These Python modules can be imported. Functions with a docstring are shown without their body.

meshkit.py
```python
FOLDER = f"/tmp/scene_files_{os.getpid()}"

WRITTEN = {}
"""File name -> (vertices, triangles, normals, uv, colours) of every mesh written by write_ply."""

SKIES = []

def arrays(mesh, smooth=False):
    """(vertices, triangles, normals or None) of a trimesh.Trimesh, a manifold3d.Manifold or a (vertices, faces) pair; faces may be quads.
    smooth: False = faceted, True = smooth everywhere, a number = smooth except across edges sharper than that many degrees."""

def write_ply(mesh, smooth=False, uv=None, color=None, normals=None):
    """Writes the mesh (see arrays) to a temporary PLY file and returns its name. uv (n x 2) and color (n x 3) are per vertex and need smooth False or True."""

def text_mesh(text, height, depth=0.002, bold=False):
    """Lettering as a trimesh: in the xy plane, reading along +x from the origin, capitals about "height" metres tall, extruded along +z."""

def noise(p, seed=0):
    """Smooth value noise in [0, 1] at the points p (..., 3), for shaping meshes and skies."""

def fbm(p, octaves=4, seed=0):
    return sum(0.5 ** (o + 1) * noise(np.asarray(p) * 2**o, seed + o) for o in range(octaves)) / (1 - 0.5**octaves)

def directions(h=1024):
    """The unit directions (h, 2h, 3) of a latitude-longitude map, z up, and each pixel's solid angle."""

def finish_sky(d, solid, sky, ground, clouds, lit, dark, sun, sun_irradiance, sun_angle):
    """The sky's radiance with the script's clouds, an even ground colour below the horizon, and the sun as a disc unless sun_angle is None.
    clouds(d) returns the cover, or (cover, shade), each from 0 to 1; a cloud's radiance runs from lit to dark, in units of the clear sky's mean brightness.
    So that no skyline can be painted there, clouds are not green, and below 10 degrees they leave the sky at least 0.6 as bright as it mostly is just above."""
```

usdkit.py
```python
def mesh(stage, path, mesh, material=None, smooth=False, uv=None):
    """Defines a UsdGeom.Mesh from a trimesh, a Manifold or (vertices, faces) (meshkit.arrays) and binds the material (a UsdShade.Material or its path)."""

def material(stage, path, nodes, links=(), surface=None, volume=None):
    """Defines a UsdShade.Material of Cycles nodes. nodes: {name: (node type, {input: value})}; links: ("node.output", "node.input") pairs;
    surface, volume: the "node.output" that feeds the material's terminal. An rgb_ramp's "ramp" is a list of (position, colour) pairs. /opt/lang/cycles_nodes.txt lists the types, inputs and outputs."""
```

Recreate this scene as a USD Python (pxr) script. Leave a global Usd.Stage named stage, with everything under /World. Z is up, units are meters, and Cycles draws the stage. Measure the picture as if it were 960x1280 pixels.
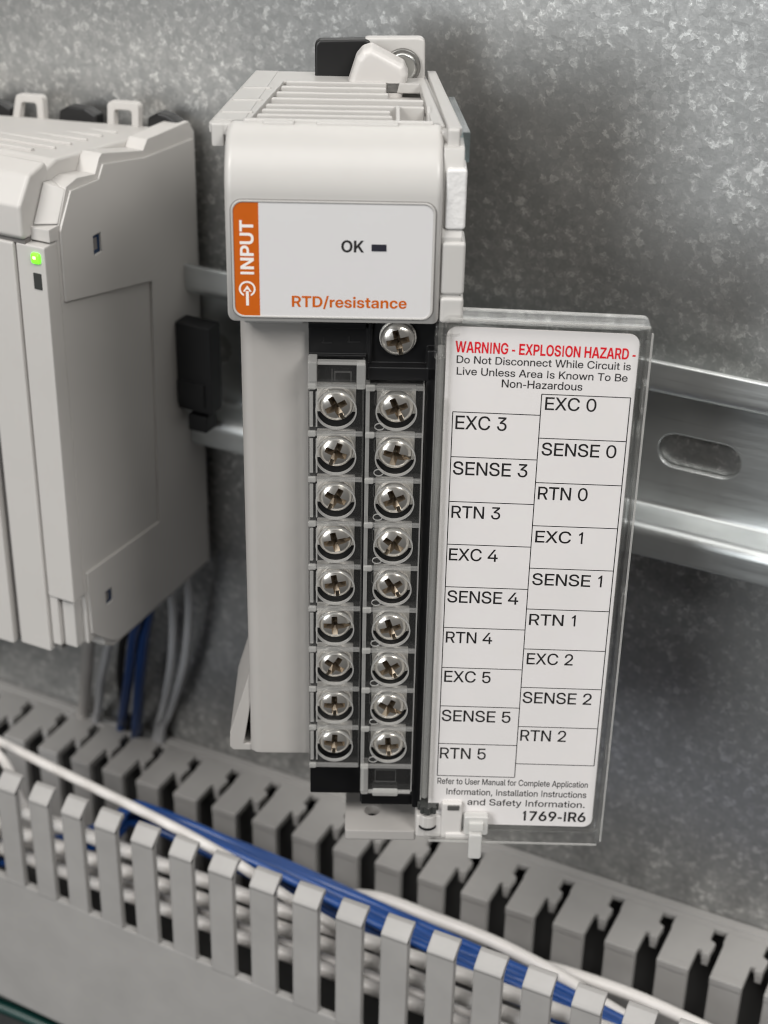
import math, random
import numpy as np, trimesh, manifold3d as m3, shapely
from shapely import affinity
from shapely.geometry import Polygon, Point, box as sbox, LineString
from pxr import Usd, UsdGeom, UsdLux, UsdShade, Gf, Sdf
import usdkit, meshkit

random.seed(7)
stage = Usd.Stage.CreateInMemory()
UsdGeom.SetStageUpAxis(stage, UsdGeom.Tokens.z)
UsdGeom.SetStageMetersPerUnit(stage, 1.0)
UsdGeom.Xform.Define(stage, '/World')
UsdGeom.Scope.Define(stage, '/World/Looks')

# ------------------------------------------------------------------ camera
# camera axes in the world (x along the cabinet's back panel, y into it, z up)
RIGHT = np.array([0.89863702, 0.43830306, 0.01849147])
DOWN = np.array([0.23044108, -0.43575812, -0.87006423])
FWD = np.array([-0.37329401, 0.78613312, -0.49259141])
EYE = np.array([0.106, -0.2694, 0.290])
cam = UsdGeom.Camera.Define(stage, '/World/camera')
m = Gf.Matrix4d(*RIGHT, 0, *(-DOWN), 0, *(-FWD), 0, *EYE, 1)
cam.AddTransformOp().Set(m)
cam.CreateHorizontalApertureAttr(36.0)
cam.CreateFocalLengthAttr(79.8)
cam.CreateClippingRangeAttr(Gf.Vec2f(0.02, 50.0))
cam.CreateFStopAttr(31.0)
cam.CreateFocusDistanceAttr(0.266)
cam.CreateExposureAttr(0.03)

# ------------------------------------------------------------------ lamps and added fill
def rect_light(name, pos, target, w, h, intensity, color):
    pos, target = np.array(pos, float), np.array(target, float)
    z = pos - target; z /= np.linalg.norm(z)
    x = np.cross([0, 0, 1.0], z); x /= np.linalg.norm(x)
    y = np.cross(z, x)
    L = UsdLux.RectLight.Define(stage, '/World/' + name)
    L.AddTransformOp().Set(Gf.Matrix4d(*x, 0, *y, 0, *z, 0, *pos, 1))
    L.CreateWidthAttr(w); L.CreateHeightAttr(h)
    L.CreateIntensityAttr(intensity); L.CreateColorAttr(Gf.Vec3f(*color))
    return L
def polar(az, el, d, c=(0.0, -0.05, 0.19)):
    a, e = math.radians(az), math.radians(el)
    return (c[0] + d * math.sin(a) * math.cos(e), c[1] - d * math.cos(a) * math.cos(e), c[2] + d * math.sin(e))
rect_light('ceiling_lamp', polar(-26, 42, 1.6), (0, -0.05, 0.19), 0.50, 0.35, 26.5, (1.0, 0.97, 0.935))
rect_light('room_fill', polar(-11, 10, 3.0), (0, -0.05, 0.19), 1.0, 1.5, 6.8, (0.95, 0.98, 1.0))  # added fill panel for the unseen room, brightens the metal
rect_light('ceiling_panel', polar(0, 66, 1.5), (0, -0.05, 0.19), 1.2, 0.9, 2.6, (1.0, 0.985, 0.96))
rect_light('side_fill', polar(60, 38, 1.8), (0, -0.05, 0.19), 0.6, 0.5, 20.0, (1.0, 0.98, 0.95))  # added fill from no known source, lifts the duct, label and card

# ------------------------------------------------------------------ materials
def mat(name, color, rough=0.5, metal=0.0, bevel=0.0, grain=0.0, gscale=4000, cvar=0.0, cscale=60, coat=0.0, spec=None):
    path = '/World/Looks/' + name
    nodes = {'p': ('principled_bsdf', {'base_color': color, 'roughness': rough, 'metallic': metal})}
    if coat: nodes['p'][1]['coat_weight'] = coat
    links = []
    if cvar or grain:
        nodes['g'] = ('geometry', {})
    if cvar:
        c = np.array(color, float)
        nodes['n'] = ('noise_texture', {'scale': cscale, 'detail': 5.0, 'roughness': 0.6})
        nodes['r'] = ('rgb_ramp', {'ramp': [(0.3, tuple(c * (1 - cvar))), (0.7, tuple(np.minimum(c * (1 + cvar), 1)))]})
        links += [('g.position', 'n.vector'), ('n.fac', 'r.fac'), ('r.color', 'p.base_color')]
    last = None
    if bevel:
        nodes['b'] = ('bevel', {'radius': bevel, 'samples': 6}); last = 'b.bevel'
    if grain:
        nodes['gn'] = ('noise_texture', {'scale': gscale, 'detail': 2.0})
        nodes['bu'] = ('bump', {'strength': 0.35, 'distance': grain})
        links += [('g.position', 'gn.vector'), ('gn.fac', 'bu.height')]
        if last: links.append((last, 'bu.normal'))
        last = 'bu.normal'
    if last: links.append((last, 'p.normal'))
    return usdkit.material(stage, path, nodes, links, surface='p.BSDF')

def clear(name, tint, milk, gloss_rough=0.08, milk_color=(0.85, 0.84, 0.82), ior=1.55):
    """clear plastic: see-through with a fresnel gloss, a little milky so moulded edges catch light"""
    nodes = {'t': ('transparent_bsdf', {'color': tint}), 'd': ('diffuse_bsdf', {'color': milk_color}),
             'tl': ('translucent_bsdf', {'color': milk_color}),
             'dm': ('mix_closure', {'fac': 0.35}),
             'g': ('glossy_bsdf', {'color': (1, 1, 1), 'roughness': gloss_rough}), 'lw': ('layer_weight', {'blend': 0.5}), 'pw': ('math', {'math_type': 'power', 'value2': 3.6}),
             'f': ('math', {'math_type': 'multiply_add', 'value2': 0.75, 'value3': ((ior - 1) / (ior + 1)) ** 2}),
             'm1': ('mix_closure', {'fac': milk}), 'm2': ('mix_closure', {})}
    links = [('t.BSDF', 'm1.closure1'), ('d.BSDF', 'dm.closure1'), ('tl.BSDF', 'dm.closure2'), ('dm.closure', 'm1.closure2'),
             ('m1.closure', 'm2.closure1'), ('g.BSDF', 'm2.closure2'), ('lw.facing', 'pw.value1'), ('pw.value', 'f.value1'), ('f.value', 'm2.fac')]
    return usdkit.material(stage, '/World/Looks/' + name, nodes, links, surface='m2.closure')

M = {}
M['shell'] = mat('shell_plastic', (0.50, 0.487, 0.468), 0.33, bevel=0.00035, grain=0.00002, gscale=5000, cvar=0.02, cscale=90)
M['shell_soft'] = mat('shell_plastic_matte', (0.385, 0.368, 0.350), 0.5, bevel=0.0003, grain=0.00003, gscale=4000, cvar=0.03, cscale=70)
M['controller'] = mat('controller_plastic', (0.51, 0.493, 0.472), 0.45, bevel=0.0004, grain=0.00003, gscale=3500, cvar=0.02)
M['tab_shade_plastic'] = mat('tab_shade_plastic', (0.36, 0.345, 0.33), 0.5, bevel=0.0003, grain=0.00003, gscale=3000, cvar=0.05)  # darker grey carries the shade the terminals cast on the tab
M['groove'] = mat('groove_grey', (0.16, 0.15, 0.145), 0.6)
M['white_part'] = mat('white_nylon', (0.57, 0.55, 0.53), 0.38, bevel=0.0003)
M['frost'] = mat('textured_white', (0.70, 0.69, 0.68), 0.35, bevel=0.0003, grain=0.0004, gscale=1100)
M['black'] = mat('black_plastic', (0.0045, 0.0045, 0.005), 0.42, bevel=0.0002, grain=0.00002, gscale=4000)
M['black_matte'] = mat('black_matte', (0.004, 0.004, 0.0045), 0.6)
M['label'] = mat('label_film', (0.625, 0.615, 0.615), 0.42, grain=0.00001, gscale=2500, cvar=0.015, cscale=40)
M['card'] = mat('card_paper', (0.70, 0.675, 0.665), 0.6, cvar=0.02, cscale=60)
M['orange'] = mat('orange_print', (0.52, 0.105, 0.006), 0.42, cvar=0.05, cscale=150)
M['white_ink'] = mat('white_print', (0.80, 0.77, 0.74), 0.45)
M['ink'] = mat('black_print', (0.018, 0.017, 0.017), 0.5)
M['red_ink'] = mat('red_print', (0.66, 0.012, 0.022), 0.5)
M['nickel'] = mat('nickel_plate', (0.92, 0.88, 0.82), 0.24, metal=0.86, bevel=0.0001, grain=0.00001, gscale=3000)
M['recess_shade_metal'] = mat('recess_shade_metal', (0.34, 0.29, 0.23), 0.42, metal=1.0, grain=0.00002, gscale=4000)  # darker metal paints the shade inside the screw crosses
M['plate_metal'] = mat('clamp_metal', (0.80, 0.775, 0.735), 0.38, metal=0.35, bevel=0.00012)
M['disc_metal'] = mat('disc_metal', (0.20, 0.195, 0.185), 0.38, metal=0.6, bevel=0.0001)
M['disc_steel'] = mat('disc_steel', (0.50, 0.50, 0.48), 0.3, metal=0.9)
M['duct'] = mat('duct_pvc', (0.315, 0.306, 0.296), 0.46, bevel=0.00035, grain=0.00004, gscale=2500, cvar=0.07, cscale=70)
M['duct_shade'] = mat('duct_pvc_shade', (0.05, 0.049, 0.048), 0.6)  # same plastic, with the shade of the gaps put into its colour
M['white_wire'] = mat('white_pvc', (0.66, 0.635, 0.61), 0.38, cvar=0.04, cscale=120)
M['blue_wire'] = mat('blue_pvc', (0.011, 0.062, 0.25), 0.30, cvar=0.12, cscale=120)
M['beige_wire'] = mat('beige_pvc', (0.34, 0.32, 0.30), 0.45, cvar=0.05, cscale=120)
M['navy_wire'] = mat('navy_pvc', (0.006, 0.028, 0.105), 0.4, cvar=0.12, cscale=120)
M['grey_wire'] = mat('grey_pvc', (0.36, 0.36, 0.365), 0.4, cvar=0.05, cscale=120)
M['green_wire'] = mat('green_pvc', (0.003, 0.030, 0.026), 0.4, cvar=0.15, cscale=120)
M['clear'] = clear('clear_plastic', (0.97, 0.97, 0.97), 0.015, 0.05)
M['clear_edge'] = clear('clear_plastic_edge', (0.955, 0.955, 0.95), 0.045, 0.06)
M['clear_milky'] = clear('clear_plastic_milky', (0.95, 0.95, 0.94), 0.30, 0.12)
M['clear_rib'] = clear('clear_plastic_rib', (0.95, 0.95, 0.945), 0.17, 0.06)
M['clear_rim'] = clear('clear_plastic_rim', (0.96, 0.96, 0.957), 0.015, 0.05, ior=1.45)
M['clear_clip'] = clear('clear_plastic_clip', (0.95, 0.95, 0.94), 0.66, 0.15)
M['teal_clear'] = clear('teal_clear_plastic', (0.62, 0.72, 0.74), 0.10, 0.08)
M['led_off'] = mat('led_dark', (0.03, 0.03, 0.04), 0.15)
M['led_grey'] = mat('led_grey', (0.05, 0.052, 0.05), 0.2)
M['blue_window'] = mat('blue_window', (0.01, 0.03, 0.08), 0.2)
M['led_green'] = usdkit.material(stage, '/World/Looks/led_green', {'p': ('principled_bsdf', {'base_color': (0.2, 0.8, 0.05), 'emission_color': (0.16, 1.0, 0.02), 'emission_strength': 1.1, 'roughness': 0.3})}, surface='p.BSDF')
M['led_core'] = usdkit.material(stage, '/World/Looks/led_core', {'e': ('emission', {'color': (0.6, 1.0, 0.25), 'strength': 4.0})}, surface='e.emission')

def galvanised():
    """hot-dip zinc: small interlocking crystals, each with its own tint, gloss and lie, under a cloudy bloom"""
    nodes = {'g': ('geometry', {}),
             'wn': ('noise_texture', {'scale': 700.0, 'detail': 3.0}),
             'wm': ('vector_math', {'math_type': 'multiply_add', 'vector2': (0.0030, 0.0030, 0.0030)}),
             'v': ('voronoi_texture', {'scale': 760.0, 'randomness': 1.0, 'feature': 'f1'}),
             'vs': ('separate_color', {}),
             'vd': ('voronoi_texture', {'scale': 560.0, 'randomness': 1.0, 'feature': 'smooth_f1', 'smoothness': 0.3}),
             'ring': ('rgb_ramp', {'ramp': [(0.0, (0.55, 0.55, 0.55)), (0.16, (0.62, 0.62, 0.62)), (0.30, (1, 1, 1)), (0.42, (0.35, 0.35, 0.35)), (0.7, (0.0, 0.0, 0.0))]}),
             'n1': ('noise_texture', {'scale': 1100.0, 'detail': 5.0, 'roughness': 0.7, 'distortion': 0.5}),
             'n2': ('noise_texture', {'scale': 105.0, 'detail': 7.0, 'roughness': 0.7}),
             'a': ('math', {'math_type': 'multiply_add', 'value2': 0.17}),
             'ab': ('math', {'math_type': 'multiply_add', 'value2': 0.19}),
             'a2': ('math', {'math_type': 'multiply_add', 'value2': 0.42}),
             'a3': ('math', {'math_type': 'multiply', 'value2': 0.33}),
             'r': ('rgb_ramp', {'ramp': [(0.36, (0.37, 0.373, 0.368)), (0.52, (0.45, 0.452, 0.445)), (0.61, (0.535, 0.535, 0.525)), (0.73, (0.82, 0.82, 0.80))]}),
             'rr': ('map_range', {'from_min': 0.35, 'from_max': 0.75, 'to_min': 0.49, 'to_max': 0.40}),
             'bu': ('bump', {'strength': 0.22, 'distance': 0.0002}),
             'p': ('principled_bsdf', {'metallic': 1.0})}
    links = [('g.position', 'wn.vector'), ('wn.color', 'wm.vector1'), ('g.position', 'wm.vector3'), ('wm.vector', 'v.vector'), ('wm.vector', 'vd.vector'),
             ('g.position', 'n1.vector'), ('g.position', 'n2.vector'), ('v.color', 'vs.color'), ('vd.distance', 'ring.fac'),
             ('n2.fac', 'a3.value1'), ('n1.fac', 'a2.value1'), ('a3.value', 'a2.value3'), ('vs.r', 'ab.value1'), ('a2.value', 'ab.value3'),
             ('ring.color', 'a.value1'), ('ab.value', 'a.value3'),
             ('a.value', 'r.fac'), ('r.color', 'p.base_color'), ('a.value', 'rr.value'), ('rr.result', 'p.roughness'),
             ('a.value', 'bu.height'), ('bu.normal', 'p.normal')]
    return usdkit.material(stage, '/World/Looks/galvanised_sheet', nodes, links, surface='p.BSDF')
M['galv'] = galvanised()

def zinc():
    nodes = {'g': ('geometry', {}), 'mp': ('mapping', {'scale': (12, 400, 400)}), 'n': ('noise_texture', {'scale': 4.0, 'detail': 5.0, 'roughness': 0.6}),
             'n2': ('noise_texture', {'scale': 60.0, 'detail': 4.0}),
             'r': ('rgb_ramp', {'ramp': [(0.3, (0.55, 0.57, 0.57)), (0.7, (0.70, 0.72, 0.715))]}),
             'rr': ('map_range', {'from_min': 0.3, 'from_max': 0.7, 'to_min': 0.34, 'to_max': 0.46}),
             'bu': ('bump', {'strength': 0.12, 'distance': 0.0001}),
             'b': ('bevel', {'radius': 0.0005, 'samples': 6}),
             'p': ('principled_bsdf', {'metallic': 0.9})}
    links = [('g.position', 'mp.vector'), ('mp.vector', 'n.vector'), ('g.position', 'n2.vector'), ('n2.fac', 'r.fac'), ('r.color', 'p.base_color'),
             ('n.fac', 'rr.value'), ('rr.result', 'p.roughness'), ('n.fac', 'bu.height'), ('b.bevel', 'bu.normal'), ('bu.normal', 'p.normal')]
    return usdkit.material(stage, '/World/Looks/zinc_rail', nodes, links, surface='p.BSDF')
M['zinc'] = zinc()

# ------------------------------------------------------------------ scene helpers (lengths in mm until a part is written)
used = set()
def numbered(parent, name):
    p, k = f'{parent}/{name}', 0
    while p in used:
        k += 1; p = f'{parent}/{name}_{k:03d}'
    used.add(p); return p

def tag(prim, label=None, cat=None, group=None, kind=None):
    for k, v in (('label', label), ('category', cat), ('group', group), ('kind', kind)):
        if v: prim.SetCustomDataByKey(k, v)

class Thing:
    """an Xform at the thing's base; frame maps its mm coordinates to the world"""
    def __init__(self, name, label, cat, loc, rotz=0.0, base=(0, 0, 0), scale=1.0, group=None):
        self.path = numbered('/World', name)
        x = UsdGeom.Xform.Define(stage, self.path)
        x.AddTranslateOp().Set(Gf.Vec3d(*map(float, loc)))
        if rotz: x.AddRotateZOp().Set(rotz)
        tag(x.GetPrim(), label, cat, group)
        self.base, self.scale = np.array(base, float), scale
    def part(self, name, mesh, material, parent=None, smooth=30, label=None, kind=None):
        path = numbered(parent or self.path, name)
        v, f = arr(mesh)
        v = (v - self.base) * self.scale * 0.001
        p = usdkit.mesh(stage, path, (v, f), M[material], smooth=smooth)
        tag(p.GetPrim(), label, kind=kind)
        return path

def arr(mesh):
    v, f, _ = meshkit.arrays(mesh)
    return np.array(v, float), np.array(f)

def cat(*ms):
    vs, fs, n = [], [], 0
    for q in ms:
        v, f = arr(q); vs.append(v); fs.append(f + n); n += len(v)
    return np.vstack(vs), np.vstack(fs)

AX = {'x': lambda a: a[:, [2, 0, 1]], 'y': lambda a: np.c_[a[:, 0], a[:, 2], a[:, 1]], 'z': lambda a: a}
def place(man, axis):
    """polygon plane + extrusion -> module axes: x: poly is (y,z); y: poly is (x,z); z: poly is (x,y)"""
    mm = man.to_mesh(); v = np.array(mm.vert_properties[:, :3], float); f = np.array(mm.tri_verts)
    v = AX[axis](v)
    if axis == 'y': f = f[:, ::-1]
    return v, f

def man(vf):
    v, f = arr(vf)
    return m3.Manifold(m3.Mesh(np.ascontiguousarray(v, np.float32), np.ascontiguousarray(f, np.uint32)))

def cs(poly):
    out = []
    for g in getattr(poly, 'geoms', [poly]):
        g = shapely.geometry.polygon.orient(g)
        out.append(np.array(g.exterior.coords)[:-1]); out += [np.array(i.coords)[:-1] for i in g.interiors]
    return m3.CrossSection(out, m3.FillRule.EvenOdd)

def ext(poly, axis, lo, hi):
    if not hasattr(poly, 'geom_type'): poly = Polygon(poly)
    return place(cs(poly).extrude(hi - lo).translate([0, 0, lo]), axis)

def rpoly(poly, r, n=5):
    if not hasattr(poly, 'geom_type'): poly = Polygon(poly)
    return poly.buffer(-r, join_style=2).buffer(r, quad_segs=n)

def rrect(x0, x1, y0, y1, r, n=6):
    return rpoly(sbox(x0, y0, x1, y1), r, n)

def slab(poly, axis, lo, hi, rl=0.4, rh=None, n=4):
    """convex polygon extruded, with both rims rounded"""
    if not hasattr(poly, 'geom_type'): poly = Polygon(poly)
    rh = rl if rh is None else rh
    pts = []
    for r, at, s in ((rl, lo, 1), (rh, hi, -1)):
        for i in range(n + 1):
            t = i / n * math.pi / 2
            p = poly.buffer(-r * (1 - math.sin(t)), join_style=2) if r > 0 and i < n else poly
            c = np.array(p.exterior.coords)[:-1]
            pts.append(np.c_[c, np.full(len(c), at + s * r * (1 - math.cos(t)))])
            if r <= 0: break
    return place(m3.Manifold.hull_points(np.vstack(pts)), axis)

def bx(x0, x1, y0, y1, z0, z1, r=0.0):
    if r <= 0:
        return ext(sbox(x0, y0, x1, y1), 'z', z0, z1)
    r = min(r, (x1 - x0) / 2.01, (y1 - y0) / 2.01, (z1 - z0) / 2.01)
    pts = []
    for sx in (0, 1):
        for sy in (0, 1):
            for sz in (0, 1):
                c = np.array([(x0 + r, x1 - r)[sx], (y0 + r, y1 - r)[sy], (z0 + r, z1 - r)[sz]])
                s = np.array([2 * sx - 1, 2 * sy - 1, 2 * sz - 1])
                for d in ((1, 0, 0), (0, 1, 0), (0, 0, 1), (.7071, .7071, 0), (.7071, 0, .7071), (0, .7071, .7071), (.577, .577, .577)):
                    pts.append(c + r * s * np.array(d))
    return place(m3.Manifold.hull_points(np.array(pts)), 'z')

def cyl(axis, c, r, lo, hi, seg=32, r2=None):
    k = m3.Manifold.cylinder(hi - lo, r, r if r2 is None else r2, seg).translate([c[0], c[1], lo])
    return place(k, axis)

def tube(path, r, sides=12):
    """swept round wire through the points"""
    P = np.array(path, float)
    # Catmull-Rom resample
    Q = [P[0]]
    E = np.vstack([2 * P[0] - P[1], P, 2 * P[-1] - P[-2]])
    for i in range(1, len(E) - 2):
        for t in np.linspace(0, 1, 9)[1:]:
            a, b, c, d = E[i - 1], E[i], E[i + 1], E[i + 2]
            Q.append(0.5 * (2 * b + (c - a) * t + (2 * a - 5 * b + 4 * c - d) * t ** 2 + (3 * b - a - 3 * c + d) * t ** 3))
    Q = np.array(Q); T = np.gradient(Q, axis=0); T /= np.linalg.norm(T, axis=1, keepdims=True)
    ref = np.array([0, 0, 1.0]) if abs(T[0][2]) < 0.8 else np.array([0, 1.0, 0])
    V, F = [], []
    for q, t in zip(Q, T):
        a = np.cross(t, ref); a /= np.linalg.norm(a); b = np.cross(a, t)
        th = np.linspace(0, 2 * math.pi, sides, endpoint=False)
        V.append(q + r * (np.cos(th)[:, None] * a + np.sin(th)[:, None] * b))
    n = len(Q); V = np.vstack(V)
    for i in range(n - 1):
        for j in range(sides):
            k = (j + 1) % sides
            F += [[i * sides + j, (i + 1) * sides + j, i * sides + k], [i * sides + k, (i + 1) * sides + j, (i + 1) * sides + k]]
    for base, o in ((0, 1), ((n - 1) * sides, -1)):
        for j in range(1, sides - 1):
            F.append([base, base + j, base + j + 1][::o])
    return V, np.array(F)

def warp(mesh, fn):
    v, f = arr(mesh); return fn(v), f

FONTS = {}
def glyph(ch, bold):
    """outline of one character and its advance, for capitals 70 tall"""
    if (ch, bold) not in FONTS:
        import glob
        from PIL import Image, ImageDraw, ImageFont
        if bold not in FONTS:
            FONTS[bold] = ImageFont.truetype(glob.glob('/opt/blender-*/*/datafiles/fonts/Inter.woff2')[0], 192)
            FONTS[bold].set_variation_by_axes([32, 700 if bold else 480])
        font = FONTS[bold]
        adv = font.getlength(ch) / 2
        if ch == '-':
            w = 11 if bold else 7.5
            FONTS[ch, bold] = (sbox(4, 25 - w / 2, 31, 25 + w / 2), 35)
        elif ch == 'I':                       # plain bars for the capital I, as on the print
            w = 12.5 if bold else 8.6
            FONTS[ch, bold] = (sbox(9, 0, 9 + w, 70), w + 18)
        elif ch == '1':
            w = 12.5 if bold else 8.4
            FONTS[ch, bold] = (Polygon([(29 - w, 0), (29, 0), (29, 70), (29 - w * .72, 70), (25 - w, 62), (9, 55.5), (9, 47.5), (29 - w, 53.5)]), 44)
        else:
            x0, y0, x1, y1 = font.getbbox(ch, anchor='ls')
            if x1 <= x0 or ch == ' ':
                FONTS[ch, bold] = (None, adv)
            else:
                im = Image.new('L', (int(x1 - x0) + 8, int(y1 - y0) + 8))
                ImageDraw.Draw(im).text((4 - x0, 4 - y0), ch, 255, font, anchor='ls')
                on = np.pad(np.asarray(im) > 127, ((0, 0), (1, 1))).astype(np.int8)
                rows, st = np.nonzero(np.diff(on, axis=1) == 1); en = np.nonzero(np.diff(on, axis=1) == -1)[1]
                g = shapely.union_all(shapely.box(st, -rows - 1, en, -rows)).buffer(0.8).buffer(-0.8).simplify(0.9)
                FONTS[ch, bold] = (affinity.affine_transform(g, [.5, 0, 0, .5, (x0 - 4) / 2, (4 - y0) / 2]), adv)
    return FONTS[ch, bold]

def text(s, x0, x1, z0, cap, y, bold=False):
    """flat print in the module's front plane: capitals 'cap' tall on the baseline z0, from x0 to x1"""
    pen, gs = 0.0, []
    for ch in s:
        g, adv = glyph(ch, bold)
        if g is not None: gs.append(affinity.translate(g, pen, 0))
        pen += adv
    b0, b1 = min(g.bounds[0] for g in gs), max(g.bounds[2] for g in gs)
    k = (x1 - x0) / (b1 - b0)
    gs = [affinity.affine_transform(g, [k, 0, 0, cap / 70, x0 - b0 * k, z0]) for g in gs]
    return cat(*[ext(g, 'y', y - .02, y) for g in gs])

# frames: W is the cabinet (mm measured from the lens, panel side); K sets how far the panel stands behind the module
K = 1.06 / 1.12
O = np.array([-106.0, 269.4, -290.0])
def wpos(p): return (np.array(p, float) * K - O) * 0.001
def wall_thing(name, label, category, base, group=None):
    return Thing(name, label, category, wpos(base), 0, base, K, group)
def wall_mesh(name, mesh, material, smooth=30, label=None, category=None, group=None, kind=None):
    v, f = arr(mesh); path = numbered('/World', name)
    p = usdkit.mesh(stage, path, (wpos(v), f), M[material], smooth=smooth)
    tag(p.GetPrim(), label, category, group, kind); return path
YW = 284.7          # face of the back panel in W

#@@SETTING@@
# ------------------------------------------------------------------ the setting: galvanised back panel
wall_mesh('back_panel', bx(-520, 260, YW, YW + 2.0, -520, 130), 'galv', smooth=False, label='galvanised sheet steel back panel with a mottled spangle', kind='structure')

# ------------------------------------------------------------------ DIN rail
def rail():
    t = 1.1
    pts = [(276.9, -127.6), (276.9, -133.6), (YW - .75, -134.6), (YW - .75, -161.4), (276.9, -162.2), (276.9, -168.2)]
    path = [np.array(pts[0])]
    for p, q, r in zip(pts, pts[1:], pts[2:]):          # rolled bends
        p, q, r = map(np.array, (p, q, r))
        a, c = q + (p - q) / np.linalg.norm(p - q) * 1.9, q + (r - q) / np.linalg.norm(r - q) * 1.9
        path += [(1 - u) ** 2 * a + 2 * u * (1 - u) * q + u * u * c for u in np.linspace(0, 1, 9)]
    path.append(np.array(pts[-1]))
    line = LineString(path).buffer(t / 2, cap_style=2, join_style=1, quad_segs=4)
    body = man(ext(line, 'x', -330, 60))
    for k in range(-8, 5):
        xc = -69 + k * 27.5
        slot = LineString([(xc - 4.5, -148.1), (xc + 4.5, -148.1)]).buffer(3.55, quad_segs=10)
        body = body - man(ext(slot, 'y', 270, YW + 5))
    return body
wall_mesh('mounting_rail', rail(), 'zinc', smooth=40, label='zinc plated steel mounting rail with oblong slots running across the back panel', category='rail')
e = wall_thing('end_stop', 'black plastic end stop clipped on the rail at the right of the controller', 'end stop', (-169, 279, -160))
e.part('clamp_body', cat(bx(-177.2, -169.0, 271.5, 276.0, -157.8, -138.2, .4), bx(-177.0, -170.5, 271.0, 271.8, -156.5, -151, .2)), 'black_matte')
e.part('foot', bx(-175, -170.5, 271.5, 276.0, -162.4, -158.6, .4), 'black_matte')

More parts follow.
